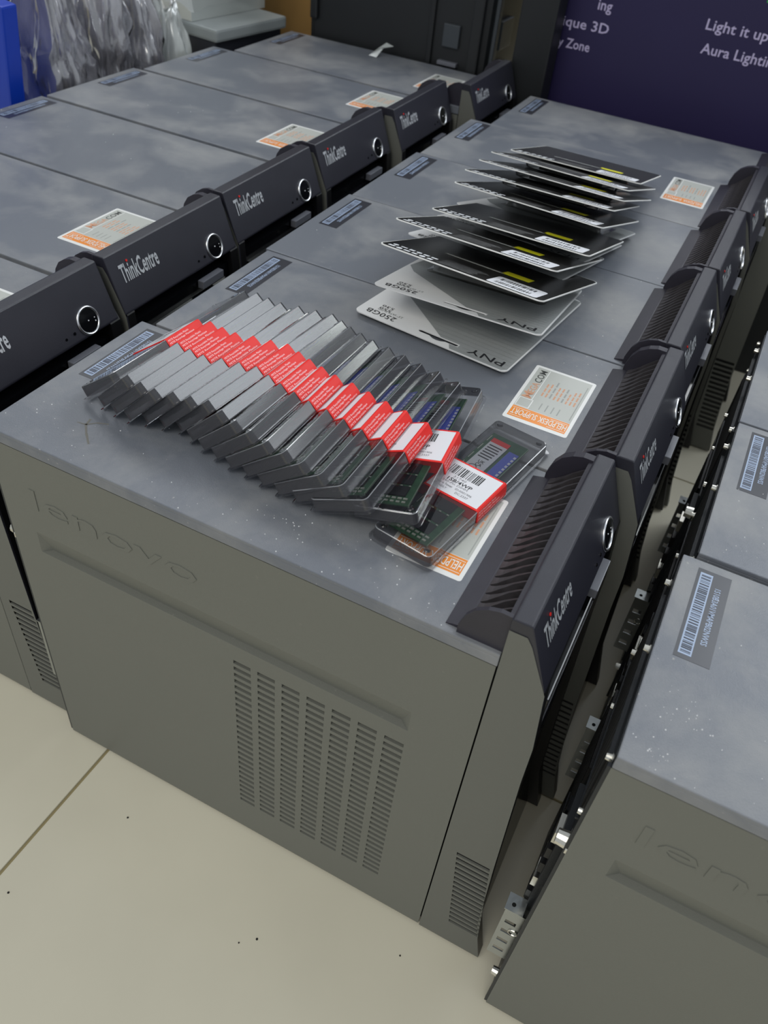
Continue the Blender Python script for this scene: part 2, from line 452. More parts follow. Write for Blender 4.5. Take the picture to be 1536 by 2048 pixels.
    for a, c in zip(zs[:-1], zs[1:]):
        yy = 0.0004
        if 0.036 <= a < 0.163:
            b.face([(D + .0006, yy, a), (gl(a), yy, a), (gl(c), yy, c), (D + .0006, yy, c)], 'bezel_side')
            b.face([(gr(a), yy, a), (fx(a), yy, a), (fx(c), yy, c), (gr(c), yy, c)], 'bezel_side')
            if round(a, 6) in hz:
                b.face([(gl(a), yy, a), (gl(a), yy + .0015, a), (gr(a), yy + .0015, a), (gr(a), yy, a)], 'bezel_side')
                b.face([(gl(c), yy + .0015, c), (gl(c), yy, c), (gr(c), yy, c), (gr(c), yy + .0015, c)], 'bezel_side')
                b.face([(gl(a), yy + .0015, a), (gl(c), yy + .0015, c), (gr(c), yy + .0015, c), (gr(a), yy + .0015, a)], 'black')
            else:
                b.face([(gl(a), yy, a), (gr(a), yy, a), (gr(c), yy, c), (gl(c), yy, c)], 'bezel_side')
        else:
            b.face([(D + .0006, yy, a), (fx(a), yy, a), (fx(c), yy, c), (D + .0006, yy, c)], 'bezel_side')
        b.face([(fx(a), yy, a), (fx(a), .0022, a), (fx(c), .0022, c), (fx(c), yy, c)], 'bezel')
    b.face([(D + .0006, .0004, .377), (.4239, .0004, .377), (.4085, .0004, .412), (.4045, .0004, .418), (D + .0006, .0004, .418)], 'bezel_side')
    # recessed middle
    b.prism([(D + .001, .003), (.440, .003), (.4310, .06), (.4215, .285), (.4205, .365), (D + .001, .365)], 0.012, W - 0.012, 'gloss_black')
    b.build('front_bezel', root)
    # drive bays and their lips below the plate
    b = MB()
    b.box((.420, .018, .318), (.4265, W - .018, .352), 'gloss_black')
    b.box((.420, .018, .272), (.4268, W - .018, .312), 'gloss_black')
    b.box((.4262, .022, .3135), (.4275, W - .022, .3150), 'bezel')
    b.box((.4200, .030, .10), (.4275, W - .030, .255), 'bezel')
    b.build('drive_cover', root, bevel=0.001)
    b = MB(); b.box((.4215, .108, .3590), (.4284, .142, .3668), 'silverpaint'); b.build('silver_latch', root, bevel=0.0006)
    # name plate: slanted slab with flat top
    b = MB()
    p = [(0.3938, 0.4035), (0.4110, 0.3800), (0.4230, 0.3772), (0.4234, 0.3790), (0.40615, 0.4262), (0.4052, 0.4272), (0.3945, 0.4272), (0.3932, 0.4262)]
    b.prism(p, 0.0008, W - 0.0012, 'bezel', 'bezel')
    plate = b.build('name_plate', root, bevel=0.0009)
    # lettering
    def S(yv, s, n=0.0004):
        q = SL0 + SD * s + SN * n
        return Vector((q.x, yv, q.z))
    b = MB()
    b.text('ThinkCentre', S(0.0125, 0.0272), Y, -SD, 0.0495, 0.0158, 'letter', off=0.02)
    b.cyl(S(0.0245, 0.0108, 0.0002), SN, 0.0011, 0.0005, 'red', 10)
    b.build('logo_lettering', plate)
    b = MB()
    b.torus(S(0.1404, 0.0400), SN, 0.0113, 0.0012, 'chrome')
    b.build('button_ring', plate, smooth=True)
    b = MB(); b.cyl(S(0.1404, 0.0400, 0.0000), SN, 0.0106, 0.0006, 'gloss_black', 28, 0.0098)
    b.cyl(S(0.1404, 0.0400, 0.0006), SN, 0.0006, 0.0003, 'white', 8)
    b.cyl(S(0.1475, 0.0400, 0.0006), SN, 0.0005, 0.0002, 'white', 6)
    b.cyl(S(0.1475, 0.0430, 0.0006), SN, 0.0006, 0.0002, 'white', 6)
    b.build('power_button', plate)
    b = MB(); b.cyl(S(0.122, 0.0438, 0.0002), SN, 0.0014, 0.0003, 'gloss_black', 10); b.cyl(S(0.112, 0.0446, 0.0002), SN, 0.0012, 0.0003, 'gloss_black', 10)
    b.build('indicator_light', plate)
    # hood behind the plate with curved fins
    b = MB()
    arch = [(0.3640, H), (0.3945, H), (0.3945, 0.4255), (0.3860, 0.4258), (0.3790, 0.4236), (0.3720, 0.4190), (0.3670, 0.4115), (0.3642, 0.4020)]
    b.prism([(p[0], p[1]) for p in arch], 0.0030, 0.0060, 'hood')
    b.prism(arch, W - 0.0095, W - 0.0030, 'hood')
    b.prism([(0.3560, H), (0.3690, H), (0.3690, 0.3985), (0.3672, 0.3985), (0.3560, 0.3956)], 0.0060, W - 0.0095, 'hood')
    b.prism([(0.3690, H), (0.3945, H), (0.3945, 0.4010), (0.3690, 0.3958)], 0.0060, W - 0.0095, 'dark')
    b.prism([(0.3900, H), (0.3940, H), (0.3940, 0.4245), (0.3905, 0.4235)], 0.0060, W - 0.0095, 'hood')
    hood = b.build('vent_hood', root)
    N = 20; ya, yb = 0.0085, W - 0.0125
    f = MB()
    pr = [(0.3680, 0.3984), (0.3720, 0.4010), (0.3770, 0.4060), (0.3830, 0.4125), (0.3880, 0.4170), (0.3906, 0.4190)]
    th = [0.0036, 0.0027, 0.0016, 0.0009, 0.0007, 0.0006]
    n = len(pr); L_ = []; R_ = []
    for (px, pz), t in zip(pr, th):
        L_.append((px, -t, pz)); R_.append((px, t, pz))
    for k in range(n - 1):
        f.face([L_[k], L_[k+1], R_[k+1], R_[k]][::-1], 'fin')
        for side, sg in ((L_, 1), (R_, -1)):
            q = [side[k], side[k+1], (side[k+1][0], side[k+1][1], 0.396), (side[k][0], side[k][1], 0.396)]
            f.face(q if sg > 0 else q[::-1], 'fin')
    fin0 = f.build('fin', hood)
    for k in range(N):
        o = fin0 if k == 0 else fin0.copy()
        if k: col.objects.link(o); o.parent = hood
        o.location = (0, ya + (yb - ya) * k / (N - 1), 0)
    # barcode label
    b = MB(); zz = H + 0.00015
    b.box((.0115, .084, H - .0002), (.0330, .166, zz), 'label_dark')
    b.box((.0135, .0875, zz - .0001), (.0215, .1625, zz + .0001), 'label_bar')
    rnd = random.Random(3); yv = .0890
    while yv < .1605:
        wv = rnd.choice([.0004, .0007, .0011]); 
        b.box((.0145, yv, zz), (.0206, min(yv + wv, .1612), zz + .0002), 'bar_ink'); yv += wv + rnd.choice([.0004, .0006, .0009, .0013])
    b.text('1S10B3A01VMAPB02NWSS', (.0245, .152, zz + .0001), -Y, X, .052, .0038, 'label_bar', off=0.015)
    b.build('barcode_label', root)
    # rear: inset plate with ports, fan grille, slots and screws
    b = MB()
    b.box((-.0006, .004, .006), (.0012, W - .004, H - .0035), 'rear')
    b.box((-.0022, .0012, .006), (.0, .0042, H - .012), 'rear')
    b.box((-.0016, .018, .300), (0, .150, .372), 'black')
    b.box((-.0030, .016, .298), (-.0004, .152, .300), 'rear'); b.box((-.0030, .016, .372), (-.0004, .152, .374), 'rear')
    for k in range(12):
        b.box((-.0022, .022 + k * .0105, .304), (-.0014, .0295 + k * .0105, .368), 'dark')
    b.box((-.0050, .020, .150), (0, .060, .270), 'rear')
    for k in range(5):
        b.box((-.0085, .024, .158 + k * .022), (-.0045, .040, .171 + k * .022), 'screw' if k in (1, 4) else 'black')
        b.box((-.0070, .044, .158 + k * .022), (-.0045, .056, .170 + k * .022), 'gloss_black')
    b.box((-.0024, .080, .170), (0, .155, .262), 'black')
    for k in range(7):
        b.box((-.003, .084 + k*.0102, .176), (-.0022, .091 + k*.0102, .256), 'dark')
    for k in range(5):
        b.box((-.0018, .030, .040 + k * .020), (-.0004, .140, .052 + k * .020), 'rear')
    rp = b.build('rear_panel', root)
    def screw(name, yv, z, r, h):
        b = MB(); b.cyl((0, 0, 0), (-1, 0, 0), r, h, 'screw', 12, r * .85)
        b.cyl((0.0006, 0, 0), (-1, 0, 0), r * 1.35, 0.0012, 'screw', 12)
        o = b.build(name, rp, smooth=False); o.location = (-.0006, yv, z); return o
    for yv, z in ((.010, .3785), (.010, .318), (.090, .385), (.160, .378), (.120, .285), (.162, .30)):
        screw('screw', yv, z, .0024, .0035)
    screw('thumb_screw', .0085, .284, .0060, .0080)
    screw('thumb_screw', .0085, .052, .0040, .0060)
    # perforated expansion bracket sticking out low on the near edge
    b = MB()
    x0, x1 = -.0170, -.0005; zb, zt = .078, .158; yv = .0095
    hs = [(x0 + .003, x0 + .0115, zb + .010 + k * .0165, zb + .0155 + k * .0165) for k in range(4)]
    grid_panel(b, x0, x1, zb, zt, hs, yv, .0009, 'silver')
    grid_panel(b, x0, x1, zb, zt, hs, yv + .0009, -.0001, 'silver')
    b.box((x0 - .001, yv - .0005, zt), (x0 + .013, yv + .013, zt + .0012), 'silver')
    b.cyl((x0 + .0045, yv + .005, zt + .0012), (0, 0, 1), .0016, .0003, 'dark', 10)
    b.torus((x1 - .0045, yv - .0004, zt - .030), (0, 1, 0), .0036, .0006, 'screw', 20, 6)
    b.build('expansion_bracket', rp)
    return root

def support_sticker(root, dx=0.0, dy=0.0):
    """helpdesk sticker, modelled on the cover of one tower"""
    b = MB(); z = H + .00012
    x0, x1, y0, y1 = .298, .351, .0445, .132
    # rounded white stock
    pts = []
    for cx, cy, a0 in ((x1 - .002, y0 + .002, -90), (x1 - .002, y1 - .002, 0), (x0 + .002, y1 - .002, 90), (x0 + .002, y0 + .002, 180)):
        for k in range(4):
            a = math.radians(a0 + 30 * k); pts.append((cx + .002 * math.cos(a), cy + .002 * math.sin(a)))
    b.face([(p[0], p[1], z) for p in pts], 'st_white')
    b.face([(p[0], p[1], H - .0001) for p in reversed(pts)], 'st_white')
    for k in range(len(pts)):
        j = (k + 1) % len(pts); p, q = pts[k], pts[j]
        b.face([(p[0], p[1], H - .0001), (q[0], q[1], H - .0001), (q[0], q[1], z), (p[0], p[1], z)], 'st_white')
    def r(a, c, d, e, m, lv=1): b.face([(a, c, z + .00006*lv), (d, c, z + .00006*lv), (d, e, z + .00006*lv), (a, e, z + .00006*lv)], m)
    r(x0 + .0028, y0 + .020, x1 - .0028, y1 - .003, 'st_grey')
    r(x0 + .0028, y0 + .0042, x1 - .0028, y0 + .0195, 'st_orange')
    r(x0 + .0035, y0 + .0170, x0 + .018, y0 + .0175, 'st_white', 2); r(x1 - .018, y0 + .0170, x1 - .0035, y0 + .0175, 'st_white', 2)
    r(x0 + .0035, y0 + .0058, x0 + .014, y0 + .0063, 'st_white', 2); r(x1 - .018, y0 + .0058, x1 - .0035, y0 + .0063, 'st_white', 2)
    b.text('HELPDESK SUPPORT', (x1 - .0036, y0 + .0156, z + .0002), -X, -Y, .0455, .0078, 'st_white', off=0.008)
    r(x0 + .0130, y0 + .034, x0 + .0136, y1 - .004, 'st_white', 2)
    r(x0 + .0032, y0 + .0205, x0 + .0150, y0 + .0340, 'st_white', 2); r(x0 + .0040, y0 + .0213, x0 + .0142, y0 + .0332, 'st_grey', 3)
    b.text('M', (x0 + .0118, y0 + .0350, z + .0002), Y, -X, .0085, .0078, 'st_peach', off=0.01)
    b.text('EGA', (x0 + .0118, y0 + .0440, z + .0002), Y, -X, .0160, .0060, 'st_peach', off=0.01)
    b.text('COM', (x0 + .0118, y0 + .0610, z + .0002), Y, -X, .0200, .0060, 'st_ink', off=0.006)
    rnd = random.Random(11)
    for k in range(9):
        xx = x0 + .0175 + k * .0034; ln = rnd.uniform(.014, .030)
        for seg in range(3):
            a = y0 + .044 + seg * ln / 3
            b.face([(xx, a, z + .0001), (xx + .0014, a, z + .0001), (xx + .0014, a + ln / 3 * .8, z + .0001), (xx, a + ln / 3 * .8, z + .0001)], 'st_peach' if k not in (2, 5) else 'st_faint')
    for k in range(4):
        xx = x0 + .022 + k * .005
        b.face([(xx, y0 + .024, z + .0001), (xx + .0010, y0 + .024, z + .0001), (xx + .0010, y0 + .034, z + .0001), (xx, y0 + .034, z + .0001)], 'st_faint')
    r(x1 - .0052, y0 + .024, x1 - .0044, y1 - .010, 'st_faint', 2)
    o = b.build('support_sticker', root); o.location = (dx, dy, 0)
    return o

def specks(root, clusters, seed):
    rnd = random.Random(seed); b = MB()
    for cx, cy, sx, sy, n in clusters:
        for k in range(n):
            x = cx + rnd.gauss(0, 1) * sx; y = cy + rnd.gauss(0, 1) * sy
            x = min(max(x, .004), .386); y = min(max(y, .003), W - .003)
            if x > .355: x = .35 - rnd.random() * .02
            r = rnd.uniform(.00022, .00062)
            b.cyl((x, y, H - .0001), Z, r, r * .8 + .0001, 'speck', 6, r * .4)
    o = b.build('dust_specks', root); o['kind'] = 'stuff'
    return o

proto = make_tower()
sticker0 = None
TOW = [
 # row, x0, y0, sticker y shift (None = no sticker), label
 ('c', 0.0000, 0.0000, -.0040, 'nearest tower of the middle row, carrying the fan of memory packs'),
 ('c', 0.0120, 0.1765, 0.0000, 'second tower of the middle row, with the fully readable orange helpdesk sticker'),
 ('c', 0.0085, 0.3520, None, 'third tower of the middle row, lying under the black retail cards'),
 ('c', 0.0115, 0.5265, None, 'fourth tower of the middle row, under the farthest retail cards'),
 ('c', 0.0160, 0.7010, .0190, 'fifth tower of the middle row, orange sticker just right of the cards'),
 ('c', 0.0460, 0.8735, None, 'farthest tower of the middle row, against the purple carton'),
 ('l', -0.4620, 0.0145, 0.0, 'nearest tower of the left row, cut by the left edge of the photo'),
 ('l', -0.4600, 0.1935, 0.010, 'second tower of the left row, large white lettering and orange sticker'),
 ('l', -0.4620, 0.3715, None, 'third tower of the left row, dusty top without a sticker'),
 ('l', -0.4600, 0.5520, -.004, 'fourth tower of the left row, sticker half hidden by its bezel'),
 ('l', -0.4470, 0.7320, .025, 'fifth tower of the left row, small orange sticker by the hood'),
 ('l', -0.4120, 0.9120, -.004, 'farthest tower of the left row, in front of the black case'),
 ('r', 0.4700, -0.0300, None, 'nearest tower of the right row, with a sharp barcode and water specks'),
 ('r', 0.4790, 0.1500, None, 'second tower of the right row, barcode at the right edge'),
 ('r', 0.4790, 0.3260, None, 'third tower of the right row, only its rear corner in view'),
 ('r', 0.4880, 0.5020, None, 'fourth tower of the right row, almost outside the frame'),
]
GN = {'c': 'tower computers in the middle row', 'l': 'tower computers in the left row', 'r': 'tower computers in the right row'}
stk = None; towers = []
for i, (row, x0, y0, sty, lab) in enumerate(TOW):
    t = copy_tree(proto) if i else None
    towers.append(t)
towers[0] = proto
for t, (row, x0, y0, sty, lab) in zip(towers, TOW):
    t.location = (x0, y0, 0)
    tag(t, lab, 'computer', GN[row])
    if sty is not None:
        if stk is None: stk = support_sticker(t, 0, sty)
        else:
            s = stk.copy(); col.objects.link(s); s.parent = t; s.location = (0, sty, 0)
specks(towers[0], [(.2, .012, .12, .007, 26), (.24, .03, .012, .006, 16), (.06, .04, .03, .02, 14), (.30, .03, .03, .02, 24), (.345, .12, .005, .04, 12), (.02, .03, .01, .01, 5)], 1)
specks(towers[1], [(.15, .03, .08, .02, 14), (.24, .015, .05, .008, 8), (.34, .15, .01, .01, 7)], 2)
specks(towers[2], [(.1, .08, .05, .05, 8), (.33, .09, .02, .05, 6)], 3)
specks(towers[12], [(.026, .046, .010, .008, 26), (.018, .012, .006, .004, 16), (.10, .05, .07, .05, 24), (.06, .02, .01, .01, 4)], 4)
specks(towers[13], [(.03, .02, .012, .006, 14), (.02, .05, .01, .02, 6), (.06, .06, .04, .03, 6)], 5)
specks(towers[7], [(.1, .12, .1, .05, 8)], 6); specks(towers[8], [(.1, .1, .1, .05, 14)], 8); specks(towers[9], [(.15, .1, .1, .04, 12)], 9)
# small Y shaped dirt mark on the nearest tower
b = MB()
def streak(pts, w):
    for (a, c) in zip(pts[:-1], pts[1:]):
        a = Vector(a + (H + .0001,)); c = Vector(c + (H + .0001,)); d = (c - a).normalized(); n = Vector((-d.y, d.x, 0)) * w
        b.face([a - n, c - n * .7, c + n * .7, a + n], 'smudge')
streak([(.0575, .0450), (.0590, .0385), (.0660, .0310), (.0755, .0225)], .0009)
streak([(.0590, .0385), (.0640, .0440), (.0720, .0475)], .0007)
streak([(.0590, .0385), (.0520, .0375)], .0006)
b.build('dirt_mark', towers[0])

# ---------------------------------------------------------------- memory packs
PL, PW, PT = 0.158, 0.0455, 0.0094
def rr(x0, y0, x1, y1, r, n=4):
    pts = []
    for cx, cy, a0 in ((x1 - r, y0 + r, -90), (x1 - r, y1 - r, 0), (x0 + r, y1 - r, 90), (x0 + r, y0 + r, 180)):
        for k in range(n + 1):
            a = math.radians(a0 + 90 * k / n); pts.append((cx + r * math.cos(a), cy + r * math.sin(a)))
    return pts
def loft(b, rings, m, cap_m=None, cap_bottom=False, mats=None):
    o = len(b.v); n = len(rings[0][0])
    for pts, z in rings: b.v += [(p[0], p[1], z) for p in pts]
    for i in range(len(rings) - 1):
        mm = (mats[i] if mats else m)
        for k in range(n):
            j = (k + 1) % n
            b.f.append((o + i*n + k, o + i*n + j, o + (i+1)*n + j, o + (i+1)*n + k)); b.m.append(b.mi(mm))
    b.f.append(tuple(o + (len(rings)-1)*n + k for k in range(n))); b.m.append(b.mi(cap_m or m))
    if cap_bottom: b.f.append(tuple(o + k for k in reversed(range(n)))); b.m.append(b.mi(cap_m or m))

def make_pack():
    root = empty('memory_pack')
    b = MB()
    R = lambda i, r: rr(i, i, PW - i, PL - i, r)
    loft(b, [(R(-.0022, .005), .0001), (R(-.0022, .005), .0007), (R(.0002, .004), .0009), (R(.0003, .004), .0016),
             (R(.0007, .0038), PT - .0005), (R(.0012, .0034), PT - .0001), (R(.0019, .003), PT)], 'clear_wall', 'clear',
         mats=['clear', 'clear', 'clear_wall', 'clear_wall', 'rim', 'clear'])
    # raised end corner dimples
    for cx, cy in ((PW - .006, .006), (PW - .006, PL - .006), (.006, .006), (.006, PL - .006)):
        b.cyl((cx, cy, PT - .0004), Z, .0024, .0006, 'clear', 10, .0016)
    b.build('clamshell', root)
    m = MB()
    m.box((.0055, .0120, .0048), (.0355, .1450, .0058), 'pcb')
    m.box((.0353, .0120, .0047), (.0357, .1450, .0059), 'pcb_edge')
    for k in range(10):
        m.box((.0062, .016 + k * .0130, .0058), (.0069, .024 + k * .0130, .0061), 'solder')
    for k in range(7):
        m.box((.0305, .0160 + k*.0028 if False else .014, .0058), (.0306, .015, .0059), 'solder')
    for k in range(6):
        m.box((.010 + k * .0040, .0140, .0058), (.0125 + k * .0040, .0155, .0064), 'solder')
        m.box((.010 + k * .0040, .0175, .0058), (.0128 + k * .0040, .0190, .0064), 'solder')
    for k in range(5):
        for q in range(4):
            m.box((.011 + q * .006, .0315 + k * .0128, .0058), (.0125 + q * .006, .0324 + k * .0128, .0062), 'solder')
    mod = m.build('memory_module', root)
    c0 = None
    for k in range(4):
        if c0 is None:
            c = MB(); c.box((0, 0, 0), (.0200, .0100, .0011), 'chip'); c0 = c.build('chip', mod); o = c0
        else:
            o = c0.copy(); col.objects.link(o); o.parent = mod
        o.location = (.0105, .0205 + k * .0128, .0058)
    s = MB()
    s.box((.0095, .076, .0062), (.0240, .1330, .0068), 'band_white')
    s.box((.0095, .1330, .0062), (.0240, .1385, .0069), 'band_red')
    s.torus((.0150, .0985, .0069), Z, .0030, .0003, 'ink', 16, 4)
    s.text('UK', (.0150, .1055, .0070), -Y if False else X, Y, .0050, .0034, 'ink', off=.01)
    s.text('CA', (.0150, .1015, .0070), X, Y, .0050, .0034, 'ink', off=.01)
    rnd = random.Random(5)
    for k in range(6):
        yv = .1120 + k * .0033
        s.box((.0112, yv, .0068), (.0112 + rnd.uniform(.006, .011), yv + .0014, .00685), 'ink')
    s.build('module_label', mod)
    s = MB(); s.box((.0265, .078, .0060), (.0345, .1320, .0066), 'blue_lab')
    for k in range(12):
        s.box((.0325, .080 + k * .0042, .0066), (.0343, .0825 + k * .0042, .0067), 'band_white')
    s.build('blue_label', mod)
    # printed paper band
    b = MB(); v0, v1 = .057, .0955; g = .0004
    prof = [(-g, .0), (PW + g, .0), (PW + g - .0002, .0040), (PW + g - .0009, PT - .0006), (PW - .0015, PT + g), (.0015, PT + g), (-g + .0009, PT - .0006), (-g, .0040)]
    b.prism(prof, v0, v1, 'band_red')
    zt = PT + g + .0001
    b.face([(.0024, v0 + .0016, zt), (PW - .0026, v0 + .0016, zt), (PW - .0026, v1 - .0016, zt), (.0024, v1 - .0016, zt)], 'band_white')
    band = b.build('paper_band', root)
    b = MB(); zt += .0001
    rnd = random.Random(9); xx = .006
    while xx < .0315:
        wv = rnd.choice([.0003, .0005, .0009])
        b.face([(xx, .0795, zt), (xx + wv, .0795, zt), (xx + wv, .0895, zt), (xx, .0895, zt)], 'ink'); xx += wv + rnd.choice([.0004, .0006, .0010])
    b.text('31740', (.0130, .0762, zt), X, Y, .0100, .0022, 'ink_grey')
    b.text('1S8/4WP', (.0105, .0716, zt), X, Y, .0195, .0036, 'ink', off=.012)
    b.text('240-Pin DIMM', (.0085, .0690, zt), X, Y, .0200, .0019, 'ink_grey')
    b.text('Made in Taiwan', (.0055, .0655, zt), X, Y, .0130, .0020, 'ink'); b.text('ID:0001906', (.0210, .0655, zt), X, Y, .0130, .0020, 'ink_grey', off=.006)
    b.text('R12 ASSLY', (.0055, .0620, zt), X, Y, .0105, .0020, 'ink_grey', off=.006); b.text('DC.2337', (.0230, .0620, zt), X, Y, .0100, .0020, 'ink_grey', off=.006)
    e = (Vector((PW + g - .0009, 0, PT - .0010)) - Vector((PW + g - .0002, 0, .0040)))
    ed = e.normalized(); en = Vector((ed.z, 0, -ed.x))
    base = Vector((PW + g - .0002, 0, .0040)) + en * .00015
    b.text('PETE Recyclable Plastic', base + ed * .0022 + Y * (v0 + .0015), Y, ed, .0225, .0019, 'band_text', off=.02)
    b.text('PETE Recyclage Plastique', base - ed * .0002 + Y * (v0 + .0015), Y, ed, .0270, .0019, 'band_text', off=.02)
    b.text('PETE Recyclable Plastico', Vector((PW + g + .0001, v0 + .0015, .0010)), Y, Z, .0330, .0019, 'band_text', off=.02)
    b.build('printing', band)
    return root

pk = make_pack()
PX = [.040, .0585, .0715, .0845, .0970, .1095, .1220, .1345, .1470, .1600, .1735, .1875, .2010, .2150, .2290, .2440, .2690, .2850]
PYY = [.060, .057, .055, .054, .058, .061, .064, .060, .056, .053, .050, .049, .047, .045, .044, .042, .049, .046]
PYAW = [2.9, 3.0, 2.8, 2.7, 3.4, 4.2, 4.6, 3.5, 2, .8, -.1, -.2, -.2, -.2, -.3, -.5, -6.0, 9.8]
PTH = [37, 45, 45.5, 46, 46, 46, 46, 44.5, 43, 41.5, 40, 38.5, 37, 35, 31, 25, 12.5, 0.6]
PZ = [0] * 14 + [.0015, .0035, .0062, 0]
ORD = ['first', 'second', 'third', 'fourth', 'fifth', 'sixth', 'seventh', 'eighth', 'ninth', 'tenth', 'eleventh', 'twelfth', 'thirteenth', 'fourteenth', 'fifteenth', 'sixteenth']
packs = []
for i in range(18):
    p = pk if i == 0 else copy_tree(pk)
    packs.append(p)
for i, p in enumerate(packs):
    yaw = math.radians(PYAW[i]); th = math.radians(PTH[i])
    v = Vector((math.sin(yaw), math.cos(yaw), 0)); xs_ = Vector((math.cos(yaw), -math.sin(yaw), 0))
    u = xs_ * math.cos(th) + Z * math.sin(th); w_ = u.cross(v)
    m = Matrix.Identity(4)
    o = Vector((PX[i], PYY[i], H + .0005 + PZ[i] + .0022 * math.sin(th)))
    for k in range(3): m[k][0] = u[k]; m[k][1] = v[k]; m[k][2] = w_[k]; m[k][3] = o[k]
    p.matrix_world = m
    if i == 17: lab = 'clear memory pack lying flat at the front end of the fan, on the orange sticker'
    elif i == 16: lab = 'clear memory pack leaning on the flat front pack, white label face showing'
    elif i == 0: lab = 'leftmost clear memory pack of the fan, tilted apart from the others beside the barcode'
    else: lab = 'clear memory pack with red band, %s from the left end of the leaning fan' % ORD[i]
    tag(p, lab, 'memory pack', 'red-banded memory packs fanned out on the nearest tower')

# ---------------------------------------------------------------- retail cards
CW, CL, CT = .153, .166, .0009
def make_card(white):
    root = empty('retail_card')
    b = MB()
    if not white:
        pts = rr(0, 0, CW, CL, .006, 4)
        loft(b, [(pts, 0), (pts, CT)], 'card_edge', 'card_edge', True)
        q = rr(.0010, .0012, CW - .0010, CL - .0012, .0052, 4)
        b.face([(p[0], p[1], CT + .0001) for p in q], 'card_black')
    else:
        # outline with a euro hang slot cut through: build as strips around the slot
        sx0, sx1, sy0, sy1 = .062, .102, .0085, .0125
        ys = .0105; r6 = .006
        def arc(cx, cy, a0): return [(cx + r6 * math.cos(math.radians(a0 + 22.5 * k)), cy + r6 * math.sin(math.radians(a0 + 22.5 * k))) for k in range(5)]
        low_out = [(0, ys)] + arc(r6, r6, 180) + arc(CW - r6, r6, 270) + [(CW, ys)]
        up_out = [(CW, ys)] + arc(CW - r6, CL - r6, 0) + arc(r6, CL - r6, 90) + [(0, ys)]
        low_in = [(sx1, ys), (sx1 - .0006, sy0 + .0007), (sx1 - .002, sy0), (.090, sy0), (.086, sy0 - .0022), (.082, sy0 - .0029), (.078, sy0 - .0022), (.074, sy0), (sx0 + .002, sy0), (sx0 + .0006, sy0 + .0007), (sx0, ys)]
        up_in = [(sx0, ys), (sx0 + .0006, sy1 - .0007), (sx0 + .002, sy1), (sx1 - .002, sy1), (sx1 - .0006, sy1 - .0007), (sx1, ys)]
        for poly in (low_out + low_in, up_out + up_in):
            b.face([(p[0], p[1], CT) for p in poly], 'card_white')
            b.face([(p[0], p[1], 0) for p in reversed(poly)], 'card_white')
        for path in (low_out, up_out, low_in, up_in):
            for p, q in zip(path[:-1], path[1:]):
                b.face([(p[0], p[1], 0), (q[0], q[1], 0), (q[0], q[1], CT), (p[0], p[1], CT)], 'card_white')
        # darker striped field right of the slanting line
        t = CT + .0001
        b.face([(.098, .0012, t), (CW - .005, .0012, t), (CW - .0012, .005, t), (CW - .0012, CL - .002, t), (.012, CL - .002, t), (.002, .082, t), (.012, .066, t), (.083, .0129, t), (.1024, .0129, t), (.1026, .0080, t), (.094, .0078, t)], 'card_stripe')
    body = b.build('card_board', root)
    b = MB(); t = CT + .0002
    def q4(a, c, d, e, m, sh=0.0, tt=None):
        tt = tt or t
        b.face([(a, c, tt), (d, c, tt), (d + sh, e, tt), (a + sh, e, tt)], m)
    if not white:
        rnd = random.Random(2)
        for row, (yy, hh) in enumerate(((.004, .0060), (.013, .0055))):
            xx = .006
            for k in range(6):
                wv = rnd.uniform(.0045, .0062)
                if (k + row) % 3 == 1: b.cyl((xx + wv / 2, yy + hh / 2, t - .0001), Z, hh * .48, .00015, 'white', 10)
                else: q4(xx, yy + rnd.uniform(0, .0015), xx + wv, yy + hh - rnd.uniform(0, .0015), 'white')
                xx += wv + .0022
        for k in range(7):
            q4(.054, .005 + k * .0036, .054 + rnd.uniform(.032, .041), .0068 + k * .0036, 'card_block')
        q4(.040, .050, .098, .0560, 'card_line'); q4(.042, .0515, .094, .0528, 'card_white', tt=t + .0001)
        q4(.098, .046, .128, .058, 'yellow') if False else q4(.0955, .052, .1215, .068, 'yellow')
        pts = rr(.1005, .003, .1455, .037, .003, 3)
        b.face([(p[0], p[1], t + .00005) for p in pts], 'band_white')
        for row in range(2):
            xx = .106
            while xx < .138:
                wv = rnd.choice([.0004, .0007, .0011]); q4(xx, .0085 + row * .014, xx + wv, .0160 + row * .014, 'ink', tt=t + .0002); xx += wv + rnd.choice([.0005, .0009, .0014])
    else:
        for k in range(26):
            y0 = .004 + k * .0062; xa = max(.083 - (y0 - .0129) * 1.33 if y0 > .0145 else .106, .012)
            if y0 > .10: xa = .012
            b.face([(xa, y0, t), (CW - .003, y0 + .001, t), (CW - .003, y0 + .0013, t), (xa, y0 + .0003, t)], 'card_line')
        b.text('PNY', (.146, .0145, t + .0001), -X, -Y, .034, .0085, 'ink', off=.005)
        b.text('250GB', (.038, .0130, t + .0001), -X, -Y, .030, .0070, 'ink', off=.002)
        b.text('2.5" SATA III SSD', (.041, .0185, t + .0001), -X, -Y, .026, .0030, 'card_line')
        b.text('530', (.027, .0265, t + .0001), -X, -Y, .012, .0035, 'ink'); b.text('550', (.027, .0215, t + .0001), -X, -Y, .012, .0035, 'ink')
    b.build('printing', body)
    # clear blister
    b = MB(); z0 = CT if white else 0.0; sg = 1 if white else -1
    vb = .078 if white else .052
    rings = [(rr(.018, vb, .135, .150, .006), z0), (rr(.022, vb + .004, .131, .146, .006), z0 + sg * .0012), (rr(.024, vb + .006, .129, .144, .006), z0 + sg * .0070), (rr(.027, vb + .009, .126, .141, .005), z0 + sg * .0078)]
    loft(b, rings, 'blister')
    if not white: b.box((.038, .066, -.0070), (.112, .136, -.0010), 'chip')
    b.build('blister', root)
    return root

